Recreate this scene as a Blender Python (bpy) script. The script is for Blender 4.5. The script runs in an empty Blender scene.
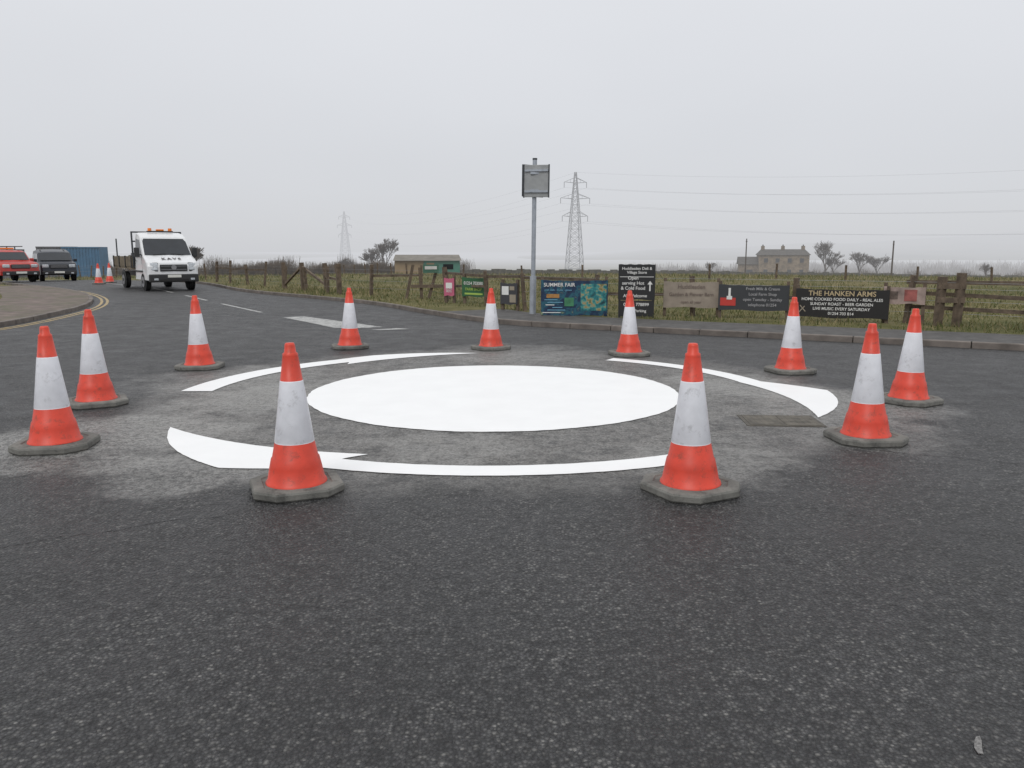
import bpy, math, random, bmesh
import numpy as np
from mathutils import Vector, Matrix
random.seed(7); rng=np.random.default_rng(7)
S=bpy.context.scene
COL=S.collection
R=math.radians
# ------------------------------------------------------------ materials
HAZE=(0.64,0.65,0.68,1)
def newmat(name):
    m=bpy.data.materials.new(name); m.use_nodes=True
    nt=m.node_tree
    b=nt.nodes['Principled BSDF']; return m,nt,b
def nd(nt,t,**k):
    n=nt.nodes.new(t)
    for a,v in k.items(): setattr(n,a,v)
    return n
def mth(nt,op,a,b=None,c=None,clamp=False):
    n=nt.nodes.new('ShaderNodeMath'); n.operation=op; n.use_clamp=clamp
    for i,v in enumerate((a,b,c)):
        if v is None: continue
        if isinstance(v,(int,float)): n.inputs[i].default_value=v
        else: nt.links.new(v,n.inputs[i])
    return n.outputs[0]
def ramp(nt,fac,stops):
    n=nt.nodes.new('ShaderNodeValToRGB'); cr=n.color_ramp
    while len(cr.elements)<len(stops): cr.elements.new(0.5)
    for e,(p,c) in zip(cr.elements,stops):
        e.position=p; e.color=(c[0],c[1],c[2],1) if hasattr(c,'__len__') else (c,c,c,1)
    nt.links.new(fac,n.inputs[0]); return n.outputs[0]
def mixc(nt,f,a,b,mode='MIX'):
    n=nt.nodes.new('ShaderNodeMix'); n.data_type='RGBA'; n.blend_type=mode
    for i,v in ((0,f),(6,a),(7,b)):
        if isinstance(v,(int,float)): n.inputs[i].default_value=v
        elif isinstance(v,tuple): n.inputs[i].default_value=(v[0],v[1],v[2],1)
        else: nt.links.new(v,n.inputs[i])
    return n.outputs[2]
def noise(nt,scale,detail=3,rough=.5,vec=None,out=0):
    n=nt.nodes.new('ShaderNodeTexNoise'); n.inputs['Scale'].default_value=scale
    n.inputs['Detail'].default_value=detail; n.inputs['Roughness'].default_value=rough
    if vec is not None: nt.links.new(vec,n.inputs['Vector'])
    return n.outputs[out]
def haze(m,nt,b,L=620):  # aerial haze painted into the material as pale emission, growing with distance from origin
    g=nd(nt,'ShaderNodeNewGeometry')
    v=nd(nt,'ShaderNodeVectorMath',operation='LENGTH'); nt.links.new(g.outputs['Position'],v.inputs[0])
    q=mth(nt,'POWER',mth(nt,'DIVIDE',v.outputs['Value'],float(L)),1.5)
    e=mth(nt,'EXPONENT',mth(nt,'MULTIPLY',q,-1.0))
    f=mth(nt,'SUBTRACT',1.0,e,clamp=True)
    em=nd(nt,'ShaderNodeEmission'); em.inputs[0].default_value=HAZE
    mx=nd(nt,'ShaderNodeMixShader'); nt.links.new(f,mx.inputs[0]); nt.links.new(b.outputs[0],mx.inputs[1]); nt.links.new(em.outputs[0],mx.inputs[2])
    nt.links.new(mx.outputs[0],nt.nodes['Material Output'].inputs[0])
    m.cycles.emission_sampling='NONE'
def bump(nt,b,h,strength=.3,dist=.01):
    n=nd(nt,'ShaderNodeBump'); n.inputs['Strength'].default_value=strength; n.inputs['Distance'].default_value=dist
    nt.links.new(h,n.inputs['Height']); nt.links.new(n.outputs[0],b.inputs['Normal'])
def mat(name,c,rough=.6,var=.2,scale=6,hz=False,metal=0,bs=.15,bd=.005,spec=.5,c2=None,coat=0,dirt=None):
    m,nt,b=newmat(name)
    g=nd(nt,'ShaderNodeNewGeometry').outputs['Position'] 
    n=noise(nt,scale,4,.6,g)
    lo=tuple(x*(1-var) for x in c); hi=tuple(min(1,x*(1+var)) for x in c) if c2 is None else c2
    col=ramp(nt,n,[(.3,lo),(.7,hi)])
    if dirt:
        col=mixc(nt,ramp(nt,noise(nt,dirt[1],5,.75,g),[(dirt[2],0),(dirt[2]+.16,dirt[3])]),col,dirt[0])
    nt.links.new(col,b.inputs['Base Color']); b.inputs['Roughness'].default_value=rough
    b.inputs['Metallic'].default_value=metal; b.inputs['Specular IOR Level'].default_value=spec
    b.inputs['Coat Weight'].default_value=coat
    if bs>0: bump(nt,b,noise(nt,scale*6,2,.6,g),bs,bd)
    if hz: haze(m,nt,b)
    return m
M={}
# --- road
CX,CY=-0.2,9.09
def road_mat():
    m,nt,b=newmat('asphalt')
    P=nd(nt,'ShaderNodeNewGeometry').outputs['Position']
    v=nd(nt,'ShaderNodeTexVoronoi'); v.inputs['Scale'].default_value=68; nt.links.new(P,v.inputs['Vector'])
    sp=nd(nt,'ShaderNodeSeparateColor'); nt.links.new(v.outputs['Color'],sp.inputs[0])
    stone=ramp(nt,sp.outputs[0],[(0,(.024,.024,.025)),(.55,(.044,.044,.045)),(.9,(.078,.077,.075)),(.975,(.13,.127,.12))])
    # dark binder in the gaps between the chips
    stone=mixc(nt,1.0,stone,ramp(nt,v.outputs['Distance'],[(.3,1.12),(.62,.42)]),'MULTIPLY')
    big=noise(nt,.4,4,.6,P)
    mid=noise(nt,2.6,5,.65,P)
    cl=noise(nt,15,4,.65,P)
    col=mixc(nt,1.0,stone,ramp(nt,big,[(.32,.72),(.68,1.3)]),'MULTIPLY')
    col=mixc(nt,1.0,col,ramp(nt,mid,[(.34,.76),(.66,1.22)]),'MULTIPLY')
    col=mixc(nt,1.0,col,ramp(nt,cl,[(.36,.5),(.5,1.0),(.64,1.35)]),'MULTIPLY')
    # work zone: scabbled / dusty ring around the new marking
    d=nd(nt,'ShaderNodeVectorMath',operation='DISTANCE'); nt.links.new(P,d.inputs[0]); d.inputs[1].default_value=(CX,CY,0)
    n1=noise(nt,1.3,5,.65,P)
    r=mth(nt,'ADD',d.outputs['Value'],mth(nt,'MULTIPLY',mth(nt,'SUBTRACT',n1,.5),1.2))
    ringf=ramp(nt,mth(nt,'DIVIDE',r,6.0),[(.0,1),(.52,1),(.575,.72),(.635,.55),(.69,0)])
    patch=ramp(nt,mth(nt,'ADD',mth(nt,'MULTIPLY',noise(nt,3.4,5,.75,P),.65),mth(nt,'MULTIPLY',cl,.35)),[(.38,.22),(.54,1)])
    f=mth(nt,'MULTIPLY',mth(nt,'MULTIPLY',ringf,patch),.92)
    dust=mixc(nt,sp.outputs[1],(.09,.087,.081),(.27,.262,.248))
    col=mixc(nt,f,col,dust)
    grain=ramp(nt,sp.outputs[2],[(.0,.25),(.6,1)])
    for (px,py,rad,am) in ((-3.55,6.8,1.25,.95),(-2.3,5.75,.8,.7),(3.5,8.3,1.2,.75),(-3.5,9.9,1.4,.6),(-2.7,8.7,1.0,.8),(2.7,9.6,1.0,.75),(1.5,5.95,.8,.55),(0,12.6,1.5,.5),(-.6,6.4,.7,.5),(3.2,6.9,.8,.4)):
        q=nd(nt,'ShaderNodeVectorMath',operation='DISTANCE'); nt.links.new(P,q.inputs[0]); q.inputs[1].default_value=(px,py,0)
        qq=mth(nt,'ADD',q.outputs['Value'],mth(nt,'MULTIPLY',mth(nt,'SUBTRACT',n1,.5),1.9))
        w=ramp(nt,mth(nt,'DIVIDE',qq,rad),[(.55,1),(1,0)])
        col=mixc(nt,mth(nt,'MULTIPLY',mth(nt,'MULTIPLY',w,am),mth(nt,'MULTIPLY',ramp(nt,cl,[(.35,.4),(.58,1)]),grain)),col,(.31,.305,.29))
    nt.links.new(col,b.inputs['Base Color'])
    rg=ramp(nt,mid,[(.3,.40),(.7,.66)])
    nt.links.new(rg,b.inputs['Roughness']); b.inputs['Specular IOR Level'].default_value=.48
    h=mth(nt,'ADD',mth(nt,'MULTIPLY',v.outputs['Distance'],-1.3),mth(nt,'MULTIPLY',cl,2.0))
    bump(nt,b,h,1.0,.0085)
    return m
M['road']=road_mat()
def paint_mat(name,c,wear,edge=.08):
    m,nt,b=newmat(name)
    P=nd(nt,'ShaderNodeNewGeometry').outputs['Position']
    col=ramp(nt,noise(nt,2.2,5,.65,P),[(.25,tuple(x*.95 for x in c)),(.65,c)])
    fine=noise(nt,70,3,.6,P)
    col=mixc(nt,ramp(nt,mth(nt,'ADD',mth(nt,'MULTIPLY',fine,.6),mth(nt,'MULTIPLY',noise(nt,5,4,.7,P),.4)),[(wear-.06,1),(wear+.02,0)]),col,(.08,.08,.08))
    nt.links.new(col,b.inputs['Base Color']); b.inputs['Roughness'].default_value=.5
    bump(nt,b,noise(nt,90,2,.6,P),.3,.003)
    return m
M['paint']=paint_mat('road_paint_white',(.86,.865,.86),.27)
M['oldpaint']=paint_mat('road_paint_worn',(.46,.46,.44),.5)
M['yellow']=paint_mat('road_paint_yellow',(.42,.29,.09),.49)
M['bitumen']=mat('bitumen_joint',(.02,.02,.022),.5,.3,20)
M['kerb']=mat('kerb_concrete',(.15,.13,.115),.85,.4,3,bs=.3)
M['pave']=mat('pavement_tarmac',(.07,.067,.064),.8,.4,5,bs=.4,bd=.004)
M['pavel']=mat('pavement_red_brown',(.15,.115,.1),.85,.4,3,bs=.4,bd=.004,dirt=((.09,.09,.05),1.2,.45,.8))
def grass_ground():
    m,nt,b=newmat('rough_pasture')
    P=nd(nt,'ShaderNodeNewGeometry').outputs['Position']
    n1=noise(nt,.11,5,.65,P); n2=noise(nt,1.2,5,.7,P)
    c1=ramp(nt,n1,[(.36,(.065,.075,.026)),(.5,(.13,.122,.055)),(.64,(.24,.19,.105))])
    c2=ramp(nt,n2,[(.3,(.035,.04,.016)),(.5,(.115,.11,.045)),(.7,(.26,.21,.12))])
    col=mixc(nt,.5,c1,c2)
    nt.links.new(col,b.inputs['Base Color']); b.inputs['Roughness'].default_value=.95; b.inputs['Specular IOR Level'].default_value=.1
    bump(nt,b,noise(nt,6,4,.7,P),.6,.08)
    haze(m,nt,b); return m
M['ground']=grass_ground()
def blade_mat():
    m,nt,b=newmat('grass_blades')
    G=nd(nt,'ShaderNodeNewGeometry'); P=G.outputs['Position']
    rr=mth(nt,'ADD',mth(nt,'MULTIPLY',G.outputs['Random Per Island'],.42),mth(nt,'MULTIPLY',noise(nt,.35,4,.65,P),.65))
    col=ramp(nt,rr,[(.2,(.04,.055,.015)),(.42,(.095,.115,.034)),(.55,(.18,.165,.07)),(.78,(.36,.295,.17))])
    nt.links.new(col,b.inputs['Base Color']); b.inputs['Roughness'].default_value=.8; b.inputs['Specular IOR Level'].default_value=.15
    tr=nd(nt,'ShaderNodeBsdfTranslucent'); nt.links.new(col,tr.inputs[0])
    mx=nd(nt,'ShaderNodeMixShader'); mx.inputs[0].default_value=.3; nt.links.new(b.outputs[0],mx.inputs[1]); nt.links.new(tr.outputs[0],mx.inputs[2])
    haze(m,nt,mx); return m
M['blade']=blade_mat()
M['orange']=mat('cone_orange_plastic',(.64,.052,.024),.42,.12,9,bs=.05,dirt=((.2,.05,.03),14,.54,.7))
M['sleeve']=mat('cone_reflective_sleeve',(.72,.73,.77),.35,.08,8,bs=.04,dirt=((.3,.3,.3),9,.56,.55))
M['rubber']=mat('cone_base_rubber',(.185,.182,.165),.85,.4,12,bs=.5,dirt=((.06,.06,.055),6,.46,.85))
M['wood']=mat('weathered_timber',(.12,.09,.065),.85,.45,7,bs=.4,bd=.01)
M['wire']=mat('fence_wire',(.2,.2,.2),.5,.1,3,hz=True,metal=.5,bs=0)
M['galv']=mat('galvanised_steel',(.38,.41,.45),.45,.15,8,metal=.4,bs=.05)
M['signback']=mat('sign_back_grey',(.3,.31,.31),.55,.15,5,bs=.03)
M['darkframe']=mat('dark_frame',(.05,.055,.06),.5,.2,6)
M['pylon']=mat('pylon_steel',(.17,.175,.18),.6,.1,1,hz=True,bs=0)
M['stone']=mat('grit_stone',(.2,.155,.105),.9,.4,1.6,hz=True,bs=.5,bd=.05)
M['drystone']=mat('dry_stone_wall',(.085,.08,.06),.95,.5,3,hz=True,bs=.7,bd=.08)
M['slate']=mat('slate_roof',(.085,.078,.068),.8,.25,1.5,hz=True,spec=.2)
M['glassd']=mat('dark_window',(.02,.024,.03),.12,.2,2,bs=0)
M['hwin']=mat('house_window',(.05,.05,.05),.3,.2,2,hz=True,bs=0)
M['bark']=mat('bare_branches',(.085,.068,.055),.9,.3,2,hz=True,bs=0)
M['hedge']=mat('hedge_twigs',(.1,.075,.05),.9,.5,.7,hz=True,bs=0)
M['whitep']=mat('white_vehicle_paint',(.72,.73,.74),.3,.06,3,bs=0,coat=.3,dirt=((.35,.33,.3),3,.55,.35))
M['blackp']=mat('dark_vehicle_paint',(.014,.018,.028),.35,.15,3,bs=0,coat=.1)
M['redp']=mat('red_vehicle_paint',(.42,.03,.022),.35,.15,3,bs=0,coat=.2)
M['tyre']=mat('tyre_rubber',(.02,.02,.02),.85,.2,10)
M['plastic']=mat('black_plastic',(.028,.029,.03),.55,.2,10)
M['hub']=mat('wheel_hub',(.3,.3,.31),.45,.1,10,metal=.5,bs=0)
M['lamp']=mat('headlamp_glass',(.5,.53,.56),.1,.35,20,bs=0)
M['amber']=mat('amber_beacon',(.85,.22,.02),.25,.1,20,bs=0)
M['plate']=mat('number_plate',(.7,.7,.65),.4,.05,20,bs=0)
M['tray']=mat('dropside_tray',(.15,.12,.08),.8,.35,4)
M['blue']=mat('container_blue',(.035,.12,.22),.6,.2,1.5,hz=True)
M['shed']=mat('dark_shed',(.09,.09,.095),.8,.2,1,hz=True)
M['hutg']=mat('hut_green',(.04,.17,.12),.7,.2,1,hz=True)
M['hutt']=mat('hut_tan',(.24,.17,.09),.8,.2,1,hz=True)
M['iron']=mat('cast_iron_cover',(.08,.072,.058),.7,.4,25,bs=.4)
def flat(n,c,rough=.5,var=.08): 
    k='f_'+n
    if k not in M: M[k]=mat(n,c,rough,var,4,bs=.05)
    return M[k]
# ------------------------------------------------------------ mesh helpers
def mk(name,v,f,m,parent=None,loc=(0,0,0),rot=(0,0,0),smooth=False,mi=None):
    me=bpy.data.meshes.new(name); me.from_pydata([tuple(map(float,p)) for p in v],[],[tuple(q) for q in f])
    for mm in (m if isinstance(m,list) else [m]): me.materials.append(mm)
    if mi is not None: me.polygons.foreach_set('material_index',mi)
    if smooth: me.polygons.foreach_set('use_smooth',[True]*len(me.polygons))
    me.update(); o=bpy.data.objects.new(name,me); COL.objects.link(o)
    o.location=loc; o.rotation_euler=rot
    if parent: o.parent=parent
    return o
def empty(name,loc=(0,0,0),rz=0):
    o=bpy.data.objects.new(name,None); COL.objects.link(o); o.location=loc; o.rotation_euler=(0,0,rz); o.empty_display_size=.2
    return o
def box(name,size,loc,m,parent=None,rot=(0,0,0),bev=0):
    x,y,z=[s/2 for s in size]
    v=[(-x,-y,-z),(x,-y,-z),(x,y,-z),(-x,y,-z),(-x,-y,z),(x,-y,z),(x,y,z),(-x,y,z)]
    f=[(3,2,1,0),(4,5,6,7),(0,1,5,4),(1,2,6,5),(2,3,7,6),(3,0,4,7)]
    o=mk(name,v,f,m,parent,loc,rot)
    if bev: 
        b=o.modifiers.new('bevel','BEVEL'); b.width=bev; b.segments=2
    return o
class Acc:
    def __init__(s): s.v=[];s.f=[];s.mi=[]
    def box(s,c,size,rz=0,tx=0,ty=0,mi=0):
        Mx=Matrix.Translation(c)@Matrix.Rotation(rz,4,'Z')@Matrix.Rotation(tx,4,'X')@Matrix.Rotation(ty,4,'Y')
        x,y,z=[q/2 for q in size]; n=len(s.v)
        for p in [(-x,-y,-z),(x,-y,-z),(x,y,-z),(-x,y,-z),(-x,-y,z),(x,-y,z),(x,y,z),(-x,y,z)]: s.v.append(tuple(Mx@Vector(p)))
        for q in [(3,2,1,0),(4,5,6,7),(0,1,5,4),(1,2,6,5),(2,3,7,6),(3,0,4,7)]: s.f.append(tuple(n+i for i in q)); s.mi.append(mi)
    def tube(s,a,b,r0,r1,k=4,mi=0):
        a=Vector(a);b=Vector(b);d=b-a
        if d.length<1e-6:return
        d.normalize(); u=d.orthogonal().normalized(); w=d.cross(u); n=len(s.v)
        for c,r in ((a,r0),(b,r1)):
            for i in range(k):
                t=2*math.pi*i/k; s.v.append(tuple(c+u*(r*math.cos(t))+w*(r*math.sin(t))))
        for i in range(k):
            j=(i+1)%k; s.f.append((n+i,n+j,n+k+j,n+k+i)); s.mi.append(mi)
        s.f.append(tuple(n+k+i for i in range(k))); s.mi.append(mi)
    def obj(s,name,m,parent=None,loc=(0,0,0),rot=(0,0,0),smooth=False): return mk(name,s.v,s.f,m,parent,loc,rot,smooth,s.mi)
def cyl(name,r,h,loc,m,parent=None,rot=(0,0,0),k=24,r2=None):
    r2=r if r2 is None else r2
    v=[];f=[]
    for z,rr in ((-h/2,r),(h/2,r2)):
        for i in range(k):
            t=2*math.pi*i/k; v.append((rr*math.cos(t),rr*math.sin(t),z))
    for i in range(k):
        j=(i+1)%k; f.append((i,j,k+j,k+i))
    f.append(tuple(range(k-1,-1,-1))); f.append(tuple(range(k,2*k)))
    return mk(name,v,f,m,parent,loc,rot)
def catmull(pts,n=6):
    P=[Vector(p) for p in pts]; out=[]
    for i in range(len(P)-1):
        p0=P[max(i-1,0)];p1=P[i];p2=P[i+1];p3=P[min(i+2,len(P)-1)]
        for k in range(n):
            t=k/n
            out.append(.5*((2*p1)+(-p0+p2)*t+(2*p0-5*p1+4*p2-p3)*t*t+(-p0+3*p1-3*p2+p3)*t**3))
    out.append(P[-1]); return [(p.x,p.y) for p in out]
def resample(path,step):
    out=[path[0]]; acc=0
    for a,b in zip(path[:-1],path[1:]):
        L=math.dist(a,b)
        if L==0: continue
        t=step-acc
        while t<=L:
            out.append((a[0]+(b[0]-a[0])*t/L,a[1]+(b[1]-a[1])*t/L)); t+=step
        acc=(acc+L)%step
    return out
def offset(path,d):
    out=[]
    for i,p in enumerate(path):
        a=path[max(i-1,0)];b=path[min(i+1,len(path)-1)]
        tx,ty=b[0]-a[0],b[1]-a[1];l=math.hypot(tx,ty) or 1
        out.append((p[0]-ty/l*d,p[1]+tx/l*d))
    return out
def base_h(x,y):
    r=np.hypot(x,y); d=np.maximum(0,r-46); h=.031*d*d/(d+8)
    return -np.where(h<9,h,9+4*(1-np.exp(-(h-9)/4)))
def bh(x,y): return float(base_h(np.array(float(x)),np.array(float(y))))
# ------------------------------------------------------------ road outline
right_edge=catmull([(60,-20),(40,-4.5),(22,5.4),(14,9.75),(8.3,12.9),(5.96,14.15),(3.63,15.38),(1.8,16.4),(-.27,17.75),(-2.1,20.5),(-4.2,24.2),(-7,27.6),(-10.7,32),(-15,39.2),(-19.5,44.5)],8)
left_edge=catmull([(-25,39.5),(-18.8,33.4),(-15,28.5),(-12.4,23.5),(-11.2,19),(-10.9,16),(-11.4,13.6),(-13.3,10.8),(-18.6,7.3),(-30,3),(-60,-5)],8)
poly=right_edge+left_edge+[(-60,-40),(60,-40)]
mk('road',[(x,y,0) for x,y in poly],[tuple(range(len(poly)))],M['road'])
Ls=resample([(-25,39.5),(-45,57.5),(-75,84)],3);Rs=resample([(-19.5,44.5),(-39.5,62.6),(-70,90)],3)
n=min(len(Ls),len(Rs)); v=[];f=[]
for i in range(n):
    for q in (Ls[i],Rs[i]): v.append((q[0],q[1],bh(*q)+.0 if i else 0))
for i in range(n-1): f.append((2*i,2*i+1,2*i+3,2*i+2))
mk('road',v,f,M['road'])
arm=Ls[:n]+Rs[:n][::-1]
def inpoly(X,Y,poly):
    ins=np.zeros(X.shape,bool); N=len(poly)
    for i in range(N):
        x1,y1=poly[i];x2,y2=poly[(i+1)%N]
        if y1==y2: continue
        c=((y1>Y)!=(y2>Y))&(X<(x2-x1)*(Y-y1)/(y2-y1)+x1); ins^=c
    return ins
def dist(X,Y,path,closed=False):
    D=np.full(X.shape,1e9); N=len(path)
    for i in range(N if closed else N-1):
        x1,y1=path[i];x2,y2=path[(i+1)%N]; dx,dy=x2-x1,y2-y1; l=dx*dx+dy*dy
        if l==0: continue
        t=np.clip(((X-x1)*dx+(Y-y1)*dy)/l,0,1); D=np.minimum(D,np.hypot(X-x1-t*dx,Y-y1-t*dy))
    return D
# ------------------------------------------------------------ ground sheet
def axis(lo,hi,step):
    a=list(np.arange(lo,hi+1e-6,step)); s=step
    while a[-1]<9000: s*=1.17; a.append(a[-1]+s)
    s=step
    while a[0]>-9000: s*=1.17; a.insert(0,a[0]-s)
    return np.array(a)
ax=axis(-36,26,.5); ay=axis(-4,56,.5)
GX,GY=np.meshgrid(ax,ay)
ins=inpoly(GX,GY,poly)|inpoly(GX,GY,arm)
D=np.minimum(dist(GX,GY,poly,True),dist(GX,GY,arm,True)); D=np.where(ins,-D,D)
def und(x,y):
    return .07*np.sin(x*.31+1.3*np.sin(y*.17))*np.sin(y*.23+x*.07)+.03*np.sin(x*1.1)*np.sin(y*.9+2)+.5*np.clip((np.hypot(x,y)-90)/200,0,1)*np.sin(x*.013)*np.sin(y*.021+1)
lift=np.clip((D-.1)/.5,0,1)
GZ=base_h(GX,GY)-.06+lift*.145+und(GX,GY)*np.clip((D-3.2)/6,0,1)
GZ=np.where(ins,base_h(GX,GY)-.06,GZ)
GZ=np.where(ins&(np.hypot(GX,GY)<62),np.minimum(GZ,-.06+base_h(GX,GY)*1.1),GZ)
ny,nx=GX.shape
v=np.stack([GX.ravel(),GY.ravel(),GZ.ravel()],1)
idx=np.arange(nx*ny).reshape(ny,nx)
fq=np.stack([idx[:-1,:-1].ravel(),idx[:-1,1:].ravel(),idx[1:,1:].ravel(),idx[1:,:-1].ravel()],1)
mk('ground',v,fq.tolist(),M['ground'],smooth=True)
def gz(x,y):
    i=min(max(np.searchsorted(ax,x)-1,0),nx-2);j=min(max(np.searchsorted(ay,y)-1,0),ny-2)
    tx=(x-ax[i])/(ax[i+1]-ax[i]);ty=(y-ay[j])/(ay[j+1]-ay[j])
    return float((GZ[j,i]*(1-tx)+GZ[j,i+1]*tx)*(1-ty)+(GZ[j+1,i]*(1-tx)+GZ[j+1,i+1]*tx)*ty)
# ------------------------------------------------------------ kerbs + pavements
def kerb(path,side):
    A=Acc(); pts=resample(path,.915)
    for a,b in zip(pts[:-1],pts[1:]):
        if math.hypot(a[0],a[1])>60: continue
        L=math.dist(a,b); rz=math.atan2(b[1]-a[1],b[0]-a[0]); nx_,ny_=-math.sin(rz)*side,math.cos(rz)*side
        A.box(((a[0]+b[0])/2+nx_*.065,(a[1]+b[1])/2+ny_*.065,.02+random.uniform(-.004,.004)),(L-.012,.125,.17),rz)
    o=A.obj('kerb',M['kerb']); bv=o.modifiers.new('b','BEVEL'); bv.width=.015; bv.segments=2
kerb(right_edge,-1); kerb(left_edge,-1)
def strip(name,path,d0,d1,z,m,zf=None,thick=True):
    a=offset(path,d0);b=offset(path,d1); v=[];f=[]
    for p,q in zip(a,b):
        v+= [(p[0],p[1],z),(q[0],q[1],z)]
    for i in range(len(a)-1): f.append((2*i,2*i+1,2*i+3,2*i+2))
    if thick:
        n=len(v)
        v+=[(x,y,zz-.14) for x,y,zz in v]
        for i in range(len(a)-1): f.append((2*i+1,n+2*i+1,n+2*i+3,2*i+3))
    return mk(name,v,f,m)
re_near=[p for p in right_edge if p[1]<20.3 ]
strip('pavement',re_near,-.13,-1.85,.1,M['pave'])
le_near=[p for p in left_edge if p[1]<36 and p[0]>-40]
strip('pavement',le_near,-.13,-2.6,.1,M['pavel'])
ly=[p for p in left_edge if 8<p[1]<37]
for d in (.2,.36):
    strip('yellow_line',resample(ly,.4),d,d+.08,.004,M['yellow'],thick=False)
# ------------------------------------------------------------ road markings
def jit(a): return random.uniform(-a,a)
def disc(name,c,r,z,m,n=420):
    ph=[random.uniform(0,6.28) for _ in range(8)]
    v=[]
    for i in range(n):
        t=2*math.pi*i/n
        rr=r+.006*math.sin(5*t+ph[0])+.004*math.sin(17*t+ph[1])+.003*math.sin(61*t+ph[2])+jit(.0015)
        v.append((c[0]+rr*math.cos(t),c[1]+rr*math.sin(t),z))
    return mk(name,v,[tuple(range(n))],m)
disc('roundabout_marking',(CX,CY),2.1,.006,M['paint'])
def arrow(off,rr0,rr1,name,a1=297,hi=3.05,ho=3.86):
    def P(r,a): a=R(a+off); return (CX+r*math.cos(a),CY+r*math.sin(a),.006)
    pts=[]
    def run(r0,a0,r1,a1,n,bow=0):
        for i in range(n):
            t=i/n; pts.append(P(r0+(r1-r0)*t+bow*math.sin(math.pi*t)+jit(.0025),a0+(a1-a0)*t))
    run(rr0,a1,rr1,a1,4)
    run(rr1,a1,rr1,250,60)
    run(rr1,250,ho,239,10)
    run(ho,239,3.5,213,30,.05)
    run(3.5,213,hi,252,40,-.02)
    run(hi,252,rr0,249.5,4)
    run(rr0,249.8,rr0,a1,60)
    mk(name,pts,[tuple(range(len(pts)))],M['paint'])
arrow(0,3.25,3.52,'arrow_marking',298)
arrow(122,3.08,3.36,'arrow_marking')
arrow(-118,3.26,3.62,'arrow_marking',298,3.1,3.75)
def polym(name,pts,z,m): return mk(name,[(x,y,z) for x,y in pts],[tuple(range(len(pts)))],m)
def dash(a,b,w,m,name='centre_line'):
    rz=math.atan2(b[1]-a[1],b[0]-a[0]);nx_,ny_=-math.sin(rz)*w/2,math.cos(rz)*w/2
    polym(name,[(a[0]-nx_,a[1]-ny_),(b[0]-nx_,b[1]-ny_),(b[0]+nx_,b[1]+ny_),(a[0]+nx_,a[1]+ny_)],.005,m)
dash((-8.9,24.6),(-6.6,21.1),.11,M['oldpaint']);dash((-11.9,29.3),(-10.0,26.3),.11,M['oldpaint']);dash((-15.6,35),(-13.2,31.3),.11,M['oldpaint']);dash((-20.5,40.5),(-17.5,37.3),.11,M['oldpaint'])
polym('splitter_marking',[(-5.6,19.5),(-5.15,19.8),(-4.1,18.6),(-2.75,17.0),(-3.2,16.75),(-3.75,16.8),(-4.6,18.1)],.005,M['oldpaint'])
polym('splitter_marking',[(-2.4,16.75),(-2.1,16.55),(-2.7,16.3),(-2.9,16.4)],.005,M['oldpaint'])
def joint(a,b,w,n=60,amp=.02,m='bitumen'):
    v=[];f=[];rz=math.atan2(b[1]-a[1],b[0]-a[0]);k=0
    for i in range(n+1):
        t=i/n;k=k*.8+jit(amp);x=a[0]+(b[0]-a[0])*t-math.sin(rz)*k;y=a[1]+(b[1]-a[1])*t+math.cos(rz)*k
        ww=w*random.uniform(.2,1)
        v+=[(x-math.sin(rz)*ww,y+math.cos(rz)*ww,.0035),(x+math.sin(rz)*ww,y-math.cos(rz)*ww,.0035)]
    for i in range(n): f.append((2*i,2*i+1,2*i+3,2*i+2))
    mk('road_joint',v,f,M[m])
joint((-6.5,2.3),(-1.7,4.75),.006,120);joint((2.9,6.35),(9,3.5),.006,80);joint((-9,12.6),(-4.6,14.6),.012);joint((.9,1.75),(2.6,3.0),.004,60,.012);joint((-8.5,8.5),(-5,6.4),.006)
polym('paint_chip',[(1.50,2.345),(1.515,2.34),(1.53,2.375),(1.55,2.41),(1.56,2.44),(1.545,2.435),(1.525,2.41),(1.505,2.375)],.005,mat('chip',(.17,.165,.16),.8,.6,120))
# manhole cover
mh=empty('manhole_cover',(2.56,7.47,0),R(-4))
box('frame',(.72,.5,.008),(0,0,.002),M['iron'],mh)
A=Acc()
A.box((-.165,0,.0065),(.315,.44,.006)); A.box((.165,0,.0065),(.315,.44,.006))
for i in range(12):
    for j in range(9):
        x=-.30+i*.0545; y=-.19+j*.0475
        if abs(x)<.02: continue
        A.box((x,y,.0095),(.022,.009,.002),R(45 if (i+j)%2 else -45))
A.obj('covers',mat('cover_plate',(.1,.09,.072),.75,.45,9,bs=.4),mh)
# ------------------------------------------------------------ cones
def cone_mesh():
    prof=[(.205,.055,0),(.2,.07,0),(.19,.078,0),(.172,.17,0),(.16,.225,0),(.152,.235,1),(.131,.335,1),(.129,.338,2),(.131,.345,2),(.077,.745,2),(.075,.75,2),(.073,.751,1),(.052,.905,1),(.05,.915,0),(.05,.93,0),(.038,.94,0),(.034,.985,0),(.028,1.0,0),(0.0,1.0,0)]
    k=40;v=[];f=[];mi=[]
    for r,z,_ in prof:
        for i in range(k):
            t=2*math.pi*i/k; v.append((r*math.cos(t),r*math.sin(t),z))
    for a in range(len(prof)-1):
        for i in range(k):
            j=(i+1)%k; f.append((a*k+i,a*k+j,(a+1)*k+j,(a+1)*k+i)); mi.append(prof[a+1][2] if prof[a][2]!=prof[a+1][2] and prof[a+1][2]==2 else prof[a][2])
    me=bpy.data.meshes.new('cone_body'); me.from_pydata(v,[],f)
    for m in (M['orange'],M['orange'],M['sleeve']): me.materials.append(m)
    me.polygons.foreach_set('material_index',mi); me.polygons.foreach_set('use_smooth',[True]*len(f))
    return me
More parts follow.
